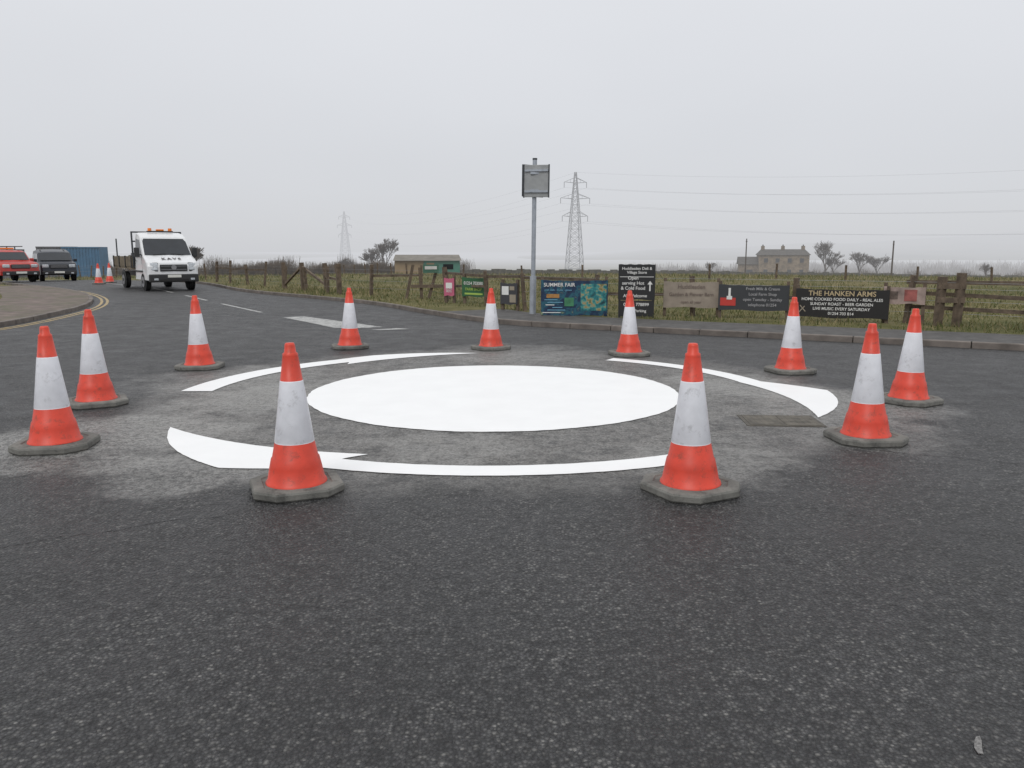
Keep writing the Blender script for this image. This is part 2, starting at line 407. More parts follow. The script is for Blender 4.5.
def base_mesh():
    h=.295;c=.13;r=[(h,-h+c),(h,h-c),(h-c,h),(-h+c,h),(-h,h-c),(-h,-h+c),(-h+c,-h),(h-c,-h)]
    v=[];rings=[(.97,.0),(1,.012),(1,.045),(.975,.058),(.76,.064),(.73,.056)]
    for s,z in rings: v+=[(x*s,y*s,z) for x,y in r]
    f=[]
    for a in range(len(rings)-1):
        for i in range(8): j=(i+1)%8; f.append((a*8+i,a*8+j,(a+1)*8+j,(a+1)*8+i))
    f.append(tuple(range(len(v)-8,len(v))))
    me=bpy.data.meshes.new('cone_base'); me.from_pydata(v,[],f); me.materials.append(M['rubber'])
    return me
CM=cone_mesh();BM=base_mesh()
def cone(x,y,z=.001,rz=None,tilt=0):
    e=empty('traffic_cone',(x,y,z),random.uniform(0,6.28) if rz is None else rz)
    for nme,me in (('body',CM),('base',BM)):
        o=bpy.data.objects.new(nme,me); COL.objects.link(o); o.parent=e
        if nme=='body': o.rotation_euler=(R(jit(1.2)),R(jit(1.2)),0)
for (x,y),rz in zip([(-3.773,6.445),(-4.40,8.33),(-4.325,10.98),(-2.709,13.3),(-.3475,13.16),(1.8246,12.38),(3.726,10.6),(4.253,8.445),(3.029,6.693),(1.208,5.237),(-1.465,5.261)],[10,30,5,18,40,8,12,32,5,28,22]): cone(x,y,rz=R(rz))
cone(-20.3,39.6);cone(-20.6,41.3)
# ------------------------------------------------------------ road sign seen from behind, on its post
sp=empty('traffic_sign',(.5,19.4,.1)); sp.rotation_euler=(0,R(.6),0)
cyl('post',.052,3.72,(0,0,1.76),M['galv'],sp)
cyl('post_cap',.056,.04,(0,0,3.63),M['darkframe'],sp)
cyl('post_sleeve',.078,.9,(0,0,.45),M['galv'],sp)
a=box('panel',(.60,.03,.74),(.04,-.09,3.12),M['signback'],sp,(0,0,R(-14)),.01)
box('panel_rear',(.60,.03,.74),(-.04,.16,3.14),M['darkframe'],sp,(0,0,R(32)),.01)
for z in (2.88,3.36): box('clip_rail',(.56,.03,.045),(.035,-.122,z),M['galv'],sp,(0,0,R(-14)))
for s in (-1,1): box('frame_side',(.025,.05,.76),(.04+s*.30*math.cos(R(14)),-.09-s*.30*math.sin(R(14)),3.12),M['darkframe'],sp,(0,0,R(-14)))
box('bracket',(.2,.3,.05),(0,.03,3.3),M['galv'],sp)
box('bracket_low',(.2,.3,.05),(0,.03,2.9),M['galv'],sp)
# ------------------------------------------------------------ fence
fp=[(22,8.5),(13.5,13.0),(9.95,15.6),(8.95,16.55),(8.3,17.1),(7.1,17.55),(5.47,18.45),(4.2,18.95),(2.9,19.2),(1.44,19.2),(0,20.9),(-1.1,23.4),(-1.9,24.2),(-3.1,26.8),(-6.3,28.6),(-9.3,33),(-13.7,38.8),(-20,48),(-40,67)]
fence=empty('wooden_fence')
A=Acc();pts=resample(fp,2.3)
for i,(x,y) in enumerate(pts):
    g=gz(x,y); h=random.uniform(.82,1.08); t=random.uniform(.07,.11)
    A.box((x,y,g+h/2-.1),(t,t,h+.2),random.uniform(0,1),R(jit(6)),R(jit(6)))
for a,b in zip(pts[:-1],pts[1:]):
    L=math.dist(a,b); rz=math.atan2(b[1]-a[1],b[0]-a[0]); mx,my=(a[0]+b[0])/2,(a[1]+b[1])/2; g=gz(mx,my)
    sl=math.atan2(gz(*b)-gz(*a),L)
    if mx>8.9:
        for zz in (.34,.62,.88): A.box((mx-.0,my+.06,g+zz),(L+.1,.035,.08),rz,0,-sl+R(jit(1.5)))
    elif mx>-2.2:
        for zz in (.5,.84):
            if random.random()<.55: A.box((mx-.0,my+.06,g+zz),(L+.1,.03,.075),rz,0,-sl+R(jit(2)))
    elif random.random()<.25 and mx>-24:
        A.box((mx,my+.06,g+.7),(L+.1,.035,.08),rz,0,-sl+R(jit(4)))
A.obj('timber',M['wood'],fence)
W=Acc()
for a,b in zip(pts[:-1],pts[1:]):
    for zz in (.25,.5,.75,.88):
        W.tube((a[0],a[1]-.05,gz(*a)+zz),(b[0],b[1]-.05,gz(*b)+zz),.004,.004,3)
W.obj('wires',M['wire'],fence)
gp=empty('gate_posts')
A=Acc()
for x,y,h in ((8.72,16.35,1.0),(9.02,16.2,1.08)): A.box((x,y,gz(x,y)+h/2),(.13,.13,h),.3,R(2),0)
A.box((8.87,16.22,.62),(.5,.05,.11),-.4);A.box((8.87,16.22,.9),(.5,.05,.11),-.4);A.box((9.98,15.3,.6),(.13,.13,1.1),.2)
A.obj('posts',M['wood'],gp)
sf=empty('strainer_fence')
A=Acc()
P0=[(-9.1,32.2),(-8.1,31.2),(-6.9,29.9),(-6.1,28.4)]
for x,y in P0: A.box((x,y,gz(x,y)+.5),(.15,.15,1.15),.5,R(jit(4)),R(jit(4)))
def beam(A,p,q,t=.08):
    A.tube(Vector(p),Vector(q),t*.7,t*.7,4)
for a,b,z1,z2 in ((0,1,.2,.98),(1,2,.95,.3),(2,3,.6,.55)):
    beam(A,(P0[a][0],P0[a][1],z1+.05),(P0[b][0],P0[b][1],z2+.05))
A.obj('timbers',M['wood'],sf)
st=empty('stile')
A=Acc()
for px_,h,t in ((-3.25,1.1,12),(-2.9,1.0,-3),(-2.5,1.1,16),(-2.05,.95,-6)): A.box((px_,25.6,gz(px_,25.6)+h/2),(.09,.09,h),.2,0,R(t))
A.box((-2.6,25.5,.5),(1.2,.05,.1),0)
A.obj('timbers',M['wood'],st)
box('board',(.5,.03,.26),(-2.55,25.42,1.05),flat('board_green',(.05,.13,.09)),st)
box('board_label',(.38,.01,.1),(-2.55,25.395,1.08),flat('off_white',(.55,.55,.52)),st)
# ------------------------------------------------------------ banners
TW=flat('text_white',(.72,.72,.7)); TG=flat('text_gold',(.5,.4,.24)); TD=flat('text_dark',(.05,.04,.04)); TR=flat('text_red',(.5,.045,.035))
def txt(body,size,x,z,m,par,align='CENTER',y=-.022,sx=1):
    c=bpy.data.curves.new('lettering','FONT'); c.body=body; c.size=size; c.align_x=align; c.extrude=.0008; c.offset=size*.012
    o=bpy.data.objects.new('lettering',c); COL.objects.link(o); o.parent=par; o.location=(x,y,z); o.rotation_euler=(R(90),0,0); o.scale=(sx,1,1)
    c.materials.append(m)
def banner(name,x,y,w,z0,z1,rz,m,posts=True,th=.02,wav=.012,sag=.02):
    e=empty(name,(x,y,0),R(rz)); nx_=24; v=[];f=[]
    for i in range(nx_+1):
        t=i/nx_
        for k,(z,sg) in enumerate(((z0,0),(z1,1))):
            zz=z+ (-sag*math.sin(t*math.pi)+.006*math.sin(t*25) if sg else .012*math.sin(t*9+x)); v.append(((t-.5)*w,0,zz))
    for i in range(nx_): f.append((2*i,2*i+2,2*i+3,2*i+1))
    o=mk('cloth',v,f,m,e); so=o.modifiers.new('s','SOLIDIFY'); so.thickness=th; so.offset=0
    if posts:
        for s in (-1,1): box('post',(.07,.07,z1+.04),(s*(w/2-.03),.07,(z1+.04)/2+.04),M['wood'],e)
        for s in (-1,1): box('tie',(.012,.06,.012),(s*(w/2-.02),.03,z1-.03),TW,e)
    return e
def quad(name,x,z,w,h,m,par,y=-.016,rot=0): return box(name,(w,.004,h),(x,y,z),m,par,(0,R(rot),0))
e=banner('village_store_sign',2.84,18.35,.83,.5,1.30,-9,flat('board_black',(.018,.019,.02)),False,.03,0,0)
for s in (-1,1): box('leg',(.05,.05,1.2),(s*.38,.05,.65),M['darkframe'],e)
quad('lower_board',0,.3,.8,.36,flat('board_black',(.02,.02,.02)),e,0)
txt('Huddlesden Deli &\nVillage Store',.088,0,1.18,TW,e)
for i,t in enumerate(['Open','serving Hot','& Cold Food']): txt(t,.105,-.08,.96-i*.115,TW,e)
txt('All Welcome',.1,-.03,.56,TW,e); txt('01254 778899',.1,0,.36,TW,e,y=-.01);txt('Free Parking',.09,0,.22,TW,e,y=-.01)
quad('divider',0,1.02,.76,.012,TW,e,-.018)
A=Acc(); A.box((.30,-.02,.78),(.03,.004,.16)); A.obj('arrow_stem',TW,e)
mk('arrow_head',[(.24,-.022,.85),(.36,-.022,.85),(.30,-.022,.93)],[(0,1,2)],TW,e)
def teal():
    m,nt,b=newmat('teal_print'); P=nd(nt,'ShaderNodeNewGeometry').outputs['Position']
    n=noise(nt,5,4,.6,P); c=ramp(nt,n,[(.3,(.006,.014,.04)),(.48,(.01,.035,.085)),(.56,(.02,.12,.16)),(.62,(.012,.04,.09)),(.72,(.2,.27,.16))])
    nt.links.new(c,b.inputs['Base Color']); b.inputs['Roughness'].default_value=.45; return m
def photo_print():
    m,nt,b=newmat('photo_print'); P=nd(nt,'ShaderNodeNewGeometry').outputs['Position']
    n=noise(nt,9,4,.6,P); c=ramp(nt,n,[(.32,(.01,.05,.06)),(.45,(.02,.19,.21)),(.52,(.08,.3,.26)),(.6,(.4,.27,.12)),(.7,(.04,.12,.05))])
    nt.links.new(c,b.inputs['Base Color']); b.inputs['Roughness'].default_value=.45; return m
e=banner('event_banner',1.46,18.85,1.56,.1,.93,-3,teal())
quad('photo_panel',.45,.53,.6,.62,photo_print(),e)
LB=flat('lightblue',(.15,.36,.5))
for s in range(6): quad('stripe',-.5+jit(.15),.17+s*.06,random.uniform(.2,.45),.018,TW if s%3==0 else LB,e,-.019)
quad('stripe',-.5,.5+.06,.3,.09,flat('photo_orange',(.4,.2,.06),var=.5),e,-.019);quad('stripe',-.12,.42,.22,.2,flat('photo_green',(.05,.2,.1),var=.5),e,-.019)
txt('SUMMER FAIR',.12,-.35,.78,TW,e); txt('craft stalls - music - games',.06,-.38,.68,LB,e)
e=banner('beige_banner',4.17,18.7,1.27,.30,.90,-14,flat('beige_cloth',(.29,.245,.2),var=.2))
for i,t in enumerate(['Huddlesden','Garden & Flower Barn','open all year']): txt(t,.13-.02*i,0,.74-.17*i,flat('text_faded',(.17,.13,.11)),e)
e=banner('charcoal_banner',5.45,18.15,1.53,.27,.85,-20,flat('charcoal_cloth',(.04,.043,.048)))
quad('red_block',-.55,.46,.34,.18,TR,e); quad('bottle',-.52,.66,.05,.22,TW,e,-.02); quad('bottle_base',-.52,.55,.12,.08,TW,e,-.0225)
for i,t in enumerate(['Fresh Milk & Cream','Local Farm Shop','open Tuesday - Sunday','telephone 01254']): txt(t,.09,.2,.73-.12*i,flat('text_dim',(.35,.35,.36)),e)
e=banner('pub_banner',7.1,17.3,1.87,.17,.79,-25,flat('black_cloth',(.015,.014,.014)))
txt('THE HANKEN ARMS',.15,0,.645,TG,e)
for i,t in enumerate(['HOME COOKED FOOD DAILY - REAL ALES','SUNDAY ROAST - BEER GARDEN','LIVE MUSIC EVERY SATURDAY','01254 703 814']): txt(t,.087,0,.54-.102*i,TW,e,sx=.98)
quad('edge',-.8,.34,.18,.02,flat('cord',(.3,.26,.2)),e,-.02,-50);quad('edge2',-.78,.36,.18,.02,flat('cord',(.3,.26,.2)),e,-.024,50)
e=banner('faded_banner',8.25,16.9,.8,.5,.86,-28,flat('faded_cloth',(.34,.26,.23),var=.4))
quad('picture',.12,.68,.24,.24,flat('dull_red',(.26,.08,.07),var=.7),e); quad('picture2',-.2,.68,.16,.16,flat('dull_brown',(.16,.12,.1),var=.6),e)
e=banner('notice_board',-.08,20.6,.5,.25,.8,-30,flat('notice_dark',(.05,.05,.055)))
quad('notice',-.1,.6,.2,.22,TW,e);quad('notice2',.12,.4,.18,.2,flat('tan',(.3,.26,.2)),e);quad('notice3',.1,.66,.14,.1,flat('tan',(.3,.26,.2)),e)
e=banner('green_banner',-1.1,23.2,.92,.3,.85,-40,flat('green_cloth',(.03,.12,.05)))
txt('01254 703080',.13,0,.64,TW,e); txt('FARM SHOP',.12,0,.47,flat('lime',(.35,.5,.1)),e);quad('bar',0,.38,.7,.05,flat('lime',(.4,.55,.1)),e)
e=banner('pink_sign',-1.85,23.7,.32,.3,.82,-20,flat('pink_board',(.5,.12,.2)))
quad('label',0,.6,.2,.16,TW,e);txt('LOVE\nPETS',.08,0,.48,TW,e)
# ------------------------------------------------------------ vehicles
def loft(name,prof,W,m,par,taper=0,zb=1,yt=None):
    cy=sum(p[0] for p in prof)/len(prof);cz=sum(p[1] for p in prof)/len(prof)
    st=[(-W,.16),(-W+.02,.08),(-W+.09,.02),(-W*.5,-.02),(0,-.04),(W*.5,-.02),(W-.09,.02),(W-.02,.08),(W,.16)];v=[];f=[];N=len(prof)
    for x,ins_ in st:
        for y,z in prof:
            d=Vector((y-cy,z-cz)); l=d.length; yy=y-d.x/l*ins_; zz=z-d.y/l*ins_*(.6 if z>cz else .2)
            k=1-taper*max(0,zz-zb)
            v.append((x*k,yy,zz))
    for a in range(len(st)-1):
        for i in range(N): j=(i+1)%N; f.append((a*N+i,a*N+j,(a+1)*N+j,(a+1)*N+i))
    f.append(tuple(range(N-1,-1,-1)));f.append(tuple(range((len(st)-1)*N,len(st)*N)))
    o=mk(name,v,f,m,par)
    bm=bmesh.new(); bm.from_mesh(o.data); bmesh.ops.recalc_face_normals(bm,faces=bm.faces); bm.to_mesh(o.data); bm.free()
    b=o.modifiers.new('b','BEVEL'); b.width=.025; b.segments=2; b.limit_method='ANGLE'; b.angle_limit=R(25)
    return o
def wheel(x,y,r,par,w=.24):
    s=1 if x>0 else -1
    o=cyl('wheel',r,w,(x,y,r),M['tyre'],par,(0,R(90),0),28); b=o.modifiers.new('b','BEVEL'); b.width=.03; b.limit_method='ANGLE'
    cyl('hub',r*.6,.02,(x+s*(w/2+.003),y,r),M['hub'],par,(0,R(90),0),16); cyl('hub_centre',r*.2,.03,(x+s*(w/2+.015),y,r),M['plastic'],par,(0,R(90),0),12)
    cyl('arch',r*1.16,.02,(x+s*(w/2-.03),y,r+.02),M['plastic'],par,(0,R(90),0),28)
def pane(name,pts,m,par): return mk(name,pts,[tuple(range(len(pts)))],m,par)
def screen(par,W,taper,zb,y0,z0,y1,z1,inset=.14,off=-.02,name='windscreen'):
    k0=1-taper*max(0,z0-zb);k1=1-taper*max(0,z1-zb)
    a0=W*k0-inset;a1=W*k1-inset
    v=[(-a0,y0+off+.05,z0+.02),(-a0*.6,y0+off,z0+.02),(a0*.6,y0+off,z0+.02),(a0,y0+off+.05,z0+.02),(a1,y1+off+.05,z1+.02),(a1*.6,y1+off,z1+.02),(-a1*.6,y1+off,z1+.02),(-a1,y1+off+.05,z1+.02)]
    mk(name,v,[(0,1,6,7),(1,2,5,6),(2,3,4,5)],M['glassd'],par)
def sidewin(par,W,taper,zb,poly_):
    for s in (-1,1):
        pane('side_window',[(s*(W*(1-taper*max(0,z-zb))+.008),y,z) for y,z in poly_],M['glassd'],par)
def slab(name,w,y,z,h,d,m,par,x=0,rot=0,bev=.02): return box(name,(w,d,h),(x,y,z),m,par,(R(rot),0,0),min(bev,d*.4,h*.4))
vn=empty('tipper_truck',(-15.45,35.0,0),R(37))
T=.10;ZB=1.3;Wv=.98
loft('cab',[(-2.93,.42),(-2.98,.6),(-2.96,.98),(-2.88,1.14),(-2.7,1.25),(-2.32,1.40),(-1.95,1.82),(-1.66,2.16),(-1.35,2.31),(-.95,2.36),(-.76,2.3),(-.70,2.1),(-.70,.42)],Wv,M['whitep'],vn,T,ZB)
screen(vn,Wv,T,ZB,-2.28,1.42,-1.70,2.08,.07,-.05)
sidewin(vn,Wv,T,ZB,[(-2.05,1.36),(-1.55,2.05),(-1.0,2.1),(-1.0,1.36)])
slab('grille',1.05,-2.995,.93,.27,.06,M['plastic'],vn);cyl('emblem',.1,.02,(0,-3.035,.95),M['hub'],vn,(R(90),0,0),20)
for z in (.86,1.0): slab('grille_bar',.98,-3.03,z,.018,.012,M['hub'],vn,0,0,.004)
slab('bumper',1.9,-2.97,.52,.32,.16,M['plastic'],vn,0,0,.04);slab('lower_intake',1.1,-3.055,.44,.1,.02,M['tyre'],vn)
slab('number_plate',.52,-3.062,.6,.11,.015,M['plate'],vn)
for s in (-1,1):
    o=slab('headlamp',.32,-2.90,.97,.32,.12,M['lamp'],vn,s*.74,-12,.05); o.rotation_euler=(R(-12),0,R(s*16))
    o=slab('lamp_surround',.36,-2.88,.96,.37,.1,M['plastic'],vn,s*.75,-12,.05); o.rotation_euler=(R(-12),0,R(s*16))
    slab('fog_lamp',.16,-3.055,.48,.08,.02,M['lamp'],vn,s*.7)
    box('mirror',(.2,.1,.38),(s*1.13,-2.0,1.55),M['plastic'],vn,(0,0,0),.03);box('mirror_arm',(.2,.04,.04),(s*1.0,-1.98,1.45),M['plastic'],vn)
    wheel(s*.86,-2.05,.36,vn);wheel(s*.86,1.55,.36,vn)
    box('wiper',(.5,.02,.015),(s*.35,-2.33,1.47),M['tyre'],vn,(0,R(s*6),0))
    box('door_handle',(.02,.14,.03),(s*.99,-1.05,1.22),M['plastic'],vn)
    for y in (-2.1,-.92): box('door_gap',(.004,.012,.85),(s*.984,y,.95),M['plastic'],vn)
    box('side_moulding',(.01,1.2,.07),(s*.988,-1.5,.78),M['plastic'],vn)
    box('dropside',(.05,3.6,.42),(s*1.02,1.2,1.16),M['tray'],vn,(0,0,0),.01)
    for y in (-.55,.6,1.8,2.95): box('stake',(.06,.07,.5),(s*1.05,y,1.15),M['plastic'],vn)
c=bpy.data.curves.new('lettering','FONT');c.body='K A V S';c.size=.23;c.align_x='CENTER';c.offset=.008;c.extrude=.003
o=bpy.data.objects.new('lettering',c);COL.objects.link(o);o.parent=vn;o.location=(0,-2.76,1.265);o.rotation_euler=(R(23),0,0);c.materials.append(TD)
box('bed_floor',(2.05,3.6,.1),(0,1.2,.9),M['tray'],vn);box('chassis',(1.0,4.2,.2),(0,.9,.62),M['plastic'],vn);box('tailboard',(2.0,.05,.42),(0,3.03,1.16),M['tray'],vn)
A=Acc()
for x in (-.98,-.5,0,.5,.98): A.box((x,-.58,1.65),(.06,.06,1.5))
for z in (1.0,1.5,2.0,2.38): A.box((0,-.58,z),(2.02,.05,.06))
A.box((-.9,2.9,1.6),(.05,.05,1.1));A.box((.9,2.9,1.6),(.05,.05,1.1))
A.obj('headboard_frame',M['darkframe'],vn)
box('tool_box',(1.7,.7,.55),(0,0.1,1.25),M['blackp'],vn,(0,0,0),.03);box('load',(1.2,1.4,.45),(.1,1.7,1.2),M['drystone'],vn,(0,0,.2),.08)
box('beacon_bar',(1.0,.22,.05),(0,-1.2,2.40),M['plastic'],vn)
for s in (-1,1): cyl('beacon',.08,.11,(s*.4,-1.2,2.48),M['amber'],vn,k=16,r2=.07)
box('beacon_centre',(.3,.14,.07),(0,-1.2,2.46),M['amber'],vn,(0,0,0),.02)
def suv(name,x,y,rz,m,W=.93,H=1.85,rack=False,pick=False):
    e=empty(name,(x,y,bh(x,y)+.01),R(rz)); T=.14;ZB=1.05
    if pick: prof=[(-2.4,.4),(-2.45,.6),(-2.4,.95),(-2.2,1.08),(-1.25,1.16),(-.65,1.66),(-.3,H-.05),(.6,H-.03),(.85,1.6),(1.0,1.12),(2.5,1.1),(2.55,.4)]
    else: prof=[(-2.25,.38),(-2.32,.6),(-2.28,.95),(-2.1,1.08),(-1.15,1.18),(-.6,1.68),(-.3,H-.1),(.6,H),(1.9,H-.08),(2.2,1.15),(2.3,.6),(2.25,.38)]
    loft('body',prof,W,m,e,T,ZB)
    screen(e,W,T,ZB,-1.18,1.2,-.66,1.62,.1,-.06)
    sidewin(e,W,T,ZB,[(-1.0,1.18),(-.5,1.6),(.5,1.63),(.55,1.18)])
    if not pick: sidewin(e,W,T,ZB,[(.65,1.18),(.6,1.63),(1.7,1.58),(1.9,1.18)])
    yf=prof[1][0]
    slab('grille',.9,yf-.02,.88,.22,.06,M['plastic'],e)
    for z in (.83,.88,.93): slab('grille_bar',.85,yf-.055,z,.018,.012,M['hub'],e,0,0,.004)
    slab('bumper',1.75,yf-.0,.52,.22,.18,M['plastic'],e,0,0,.04);slab('number_plate',.52,yf-.1,.55,.11,.015,M['plate'],e)
    for s in (-1,1):
        o=slab('headlamp',.34,yf+.05,.9,.18,.12,M['lamp'],e,s*.68,0,.04);o.rotation_euler=(0,0,R(s*14))
        slab('fog_lamp',.14,yf-.095,.5,.08,.02,M['lamp'],e,s*.66)
        box('mirror',(.2,.1,.17),(s*1.04,-.95,1.22),m,e,(0,0,0),.03)
        wheel(s*.82,-1.45,.37,e);wheel(s*.82,1.5,.37,e)
        if not pick: box('roof_rail',(.04,1.7,.04),(s*.62,.7,H+.0),M['hub'],e)
    if rack:
        A=Acc()
        for yy in (.9,2.3):
            for s in (-1,1): A.box((s*.8,yy,1.5),(.05,.05,.9))
            A.box((0,yy,1.95),(1.65,.05,.05))
        for s in (-1,1): A.box((s*.8,1.0,1.95),(.05,2.7,.05))
        A.obj('ladder_rack',M['darkframe'],e); box('light_bar',(.9,.15,.08),(0,0,1.84),M['amber'],e)
    return e
suv('dark_suv',-27.6,48.7,36,M['blackp'])
suv('red_pickup',-28.3,45.2,48,M['redp'],.95,1.78,True,True)
# ------------------------------------------------------------ pylons + lines
def pylon(x,y,H,base,name='electricity_pylon',rz=0,th=1):
    A=Acc(); z0=gz(x,y)-.5
    def w(t): return base*(1-t)**1.1*.5+.8 if t<.55 else (base*(.45**1.1)*.5+.8)*(1-(t-.55)/.45)+.35*((t-.55)/.45)
    N=13; L=[]
    for i in range(N+1):
        t=i/N; h=w(t); L.append([(sx*h,sy*h,t*H) for sx,sy in ((-1,-1),(1,-1),(1,1),(-1,1))])
    for i in range(N):
        for k in range(4):
            j=(k+1)%4
            A.tube(L[i][k],L[i+1][k],.17*th,.17*th,4);A.tube(L[i][k],L[i+1][j],.1*th,.1*th,3);A.tube(L[i][j],L[i+1][k],.1*th,.1*th,3);A.tube(L[i+1][k],L[i+1][j],.1*th,.1*th,3)
    tips=[]
    for t,aw in ((.58,5.6),(.75,6.4),(.9,4.9)):
        z=t*H; h=w(t)
        for s in (-1,1):
            for yy in (-h,h):
                A.tube((s*h,yy,z),(s*aw,0,z+.3),.12*th,.09*th,3);A.tube((s*h,yy,z+2.0),(s*aw,0,z+.3),.12*th,.09*th,3)
            for q in (.35,.7): A.tube((s*(h+(aw-h)*q),0,z+.1),(s*(h+(aw-h)*q),0,z+2.0*(1-q)+.3*q),.07,.07,3)
            A.tube((s*aw,0,z+.3),(s*aw,0,z-2.0),.16*th,.16*th,4); tips.append((s*aw,0,z-2.0))
    tips.append((0,0,H))
    A.obj(name,M['pylon'],None,(x,y,z0),(0,0,rz))
    c,s_=math.cos(rz),math.sin(rz)
    return [(x+p[0]*c-p[1]*s_,y+p[0]*s_+p[1]*c,z0+p[2]) for p in tips]
t1=pylon(27.0,350,44.0,5.6,rz=R(10)); t2=pylon(-148,720,49,8.5,rz=R(25),th=1.9)
t3=[(p[0]+290,p[1]-170,p[2]+4) for p in t1]
A=Acc()
for a,b in ([(p,q) for p,q in zip(t1,t3)]+[(p,q) for p,q in zip(t1,t2)]):
    N=40;pr=None;sag=9
    for i in range(N+1):
        t=i/N;p=Vector(a).lerp(Vector(b),t);p.z-=4*sag*t*(1-t)
        if pr is not None: A.tube(pr,p,.025,.025,3)
        pr=p
A.obj('power_lines',M['pylon'])
for px_,d,top in ((743,120,239),(888,95,241)):
    x=(px_-512)/800*d*1.0; z=gz(x,d)-.2; zt=1.6+(251-top)/800*d
    A=Acc();A.tube((0,0,0),(0,0,zt-z),.11,.08,8);A.box((0,0,zt-z-.4),(.5,.08,.1),.9);A.obj('telegraph_pole',M['bark'],None,(x,d,z))
# ------------------------------------------------------------ buildings
def house():
    x,y=60.0,186; e=empty('stone_farmhouse',(x,y,gz(x,y)-.1),R(-12))
    def blk(n,w,d,h,rh,cx,cy,hip=0):
        box(n+'_walls',(w,d,h),(cx,cy,h/2),M['stone'],e)
        a=w/2+.3;b=d/2+.35
        v=[(-a,-b,0),(a,-b,0),(a,b,0),(-a,b,0),(-a+hip,0,rh),(a-hip,0,rh)]
        mk(n+'_roof',v,[(0,1,5,4),(2,3,4,5),(1,2,5),(3,0,4),(3,2,1,0)],M['slate'],e,(cx,cy,h+.005))
    blk('main',10.8,7,5.3,1.3,2.0,0,.9);blk('wing',4.2,5.5,3.2,1.7,-5.5,.5)
    for cx in (-2.4,2.0,6.4): box('chimney',(.75,.7,1.1),(cx,0,6.8),M['stone'],e);cyl('chimney_pot',.14,.3,(cx,0,7.5),M['slate'],e,k=10)
    for cx in (-1.9,.6,3.2,5.8):
        for z in (1.6,4.1):
            if cx==.6 and z<2: box('door',(1,.06,2),(cx,-3.53,1),M['hwin'],e);continue
            box('window',(.85,.06,.95),(cx,-3.53,z),M['hwin'],e);box('sill',(1.1,.16,.12),(cx,-3.57,z-.56),M['stone'],e)
    box('barn_door',(1.4,.06,2),(-5.3,-2.28,1.0),M['hwin'],e)
house()
e=empty('green_hut',(-10.2,98,gz(-10.2,98)-.1),R(6))
box('wall_tan',(3.4,4,1.9),(-2.2,0,.95),M['hutt'],e);box('wall_green',(4.3,4.1,1.9),(1.65,0,.95),M['hutg'],e)
mk('roof',[(-4.1,-2.4,1.91),(4.0,-2.4,1.91),(4.0,2.4,1.91),(-4.1,2.4,1.91),(-3.9,.4,2.6),(3.8,.4,2.6)],[(0,1,5,4),(2,3,4,5),(1,2,5),(3,0,4),(3,2,1,0)],mat('hut_roof',(.2,.185,.16),.9,.2,1,hz=True,spec=.1),e)
box('door',(.9,.05,1.6),(.3,-2.08,.85),M['hutt'],e);box('window',(1.2,.05,.6),(2.4,-2.08,1.2),M['glassd'],e)
def container(x,y,w,h,m,name):
    e=empty(name,(x,y,gz(x,y)),R(8)); box('body',(w,2.4,h),(0,0,h/2),m,e)
    A=Acc()
    for i in range(int(w/.28)): A.box((-w/2+.14+i*.28,-1.22,h/2),(.12,.05,h-.2))
    A.box((0,-1.24,h-.06),(w,.08,.12));A.box((0,-1.24,.06),(w,.08,.12));A.obj('ribs',m,e)
container(-41.6,79,3.4,3.0,M['blue'],'shipping_container')
container(-45.4,81,3.0,3.2,M['shed'],'storage_shed');container(-51,80,4.4,3.0,M['shed'],'storage_shed')
def wall(path,h=1.1,t=.5):
    A=Acc()
    for a,b in zip(path[:-1],path[1:]):
        L=math.dist(a,b);n=max(1,int(L/1.0))
        for i in range(n):
            s=(i+.5)/n;x=a[0]+(b[0]-a[0])*s;y=a[1]+(b[1]-a[1])*s;rz=math.atan2(b[1]-a[1],b[0]-a[0]);hh=h+jit(.12)
            A.box((x,y,gz(x,y)+hh/2-.2),(L/n+.05,t,hh+.4),rz)
    A.obj('dry_stone_wall',M['drystone'])
wall([(-30,104),(-12,112),(20,128),(60,140),(110,138)],.85)
wall([(20,128),(26,180),(36,210)],.9)
wall([(60,140),(62,172)],.8);wall([(38,215),(90,212),(160,190)],1.2);wall([(-12,112),(-20,170)])
A=Acc()
for a,b in (((-6,46),(30,38)),((-6,46),(-14,64))):
    L=math.dist(a,b);n=int(L/3.2)
    for i in range(n+1):
        x=a[0]+(b[0]-a[0])*i/n;y=a[1]+(b[1]-a[1])*i/n;A.box((x,y,gz(x,y)+.35),(.08,.08,.9),.3,R(jit(5)),R(jit(5)))
A.obj('field_fence_posts',M['wood'])
# ------------------------------------------------------------ bare trees
def tree(name,x,y,H,spread=.9,seed=0,lv=6,lean=0):
    rs=random.Random(seed);A=Acc()
    def grow(p,d,L,r,l):
        q=p+d*L; r2=r*.68; A.tube(p,q,max(r,.02),max(r2,.018),4 if l<3 else 3)
        if l>=lv: return
        k=3 if l>0 else 5
        for i in range(k):
            ax_=Vector((rs.uniform(-1,1),rs.uniform(-1,1),rs.uniform(-.3,.3))).normalized()
            nd_=(d+ax_*rs.uniform(.35,.85)*spread+Vector((0,0,.12))).normalized()
            grow(p+d*L*rs.uniform(.6,1.0),nd_,L*rs.uniform(.66,.88),r2*rs.uniform(.6,.85),l+1)
    grow(Vector((0,0,0)),Vector((lean,0,1)).normalized(),H*.24,H*.026,0)
    A.obj(name,M['bark'],None,(x,y,gz(x,y)-.1))
tree('bare_tree',-23.5,150,8.6,.8,3);tree('bare_tree',-26.5,154,6.5,.95,4);tree('bare_tree',69,178,10,.75,5);tree('bare_tree',80,186,8.0,.8,6);tree('bare_tree',85,188,7.0,.85,16)
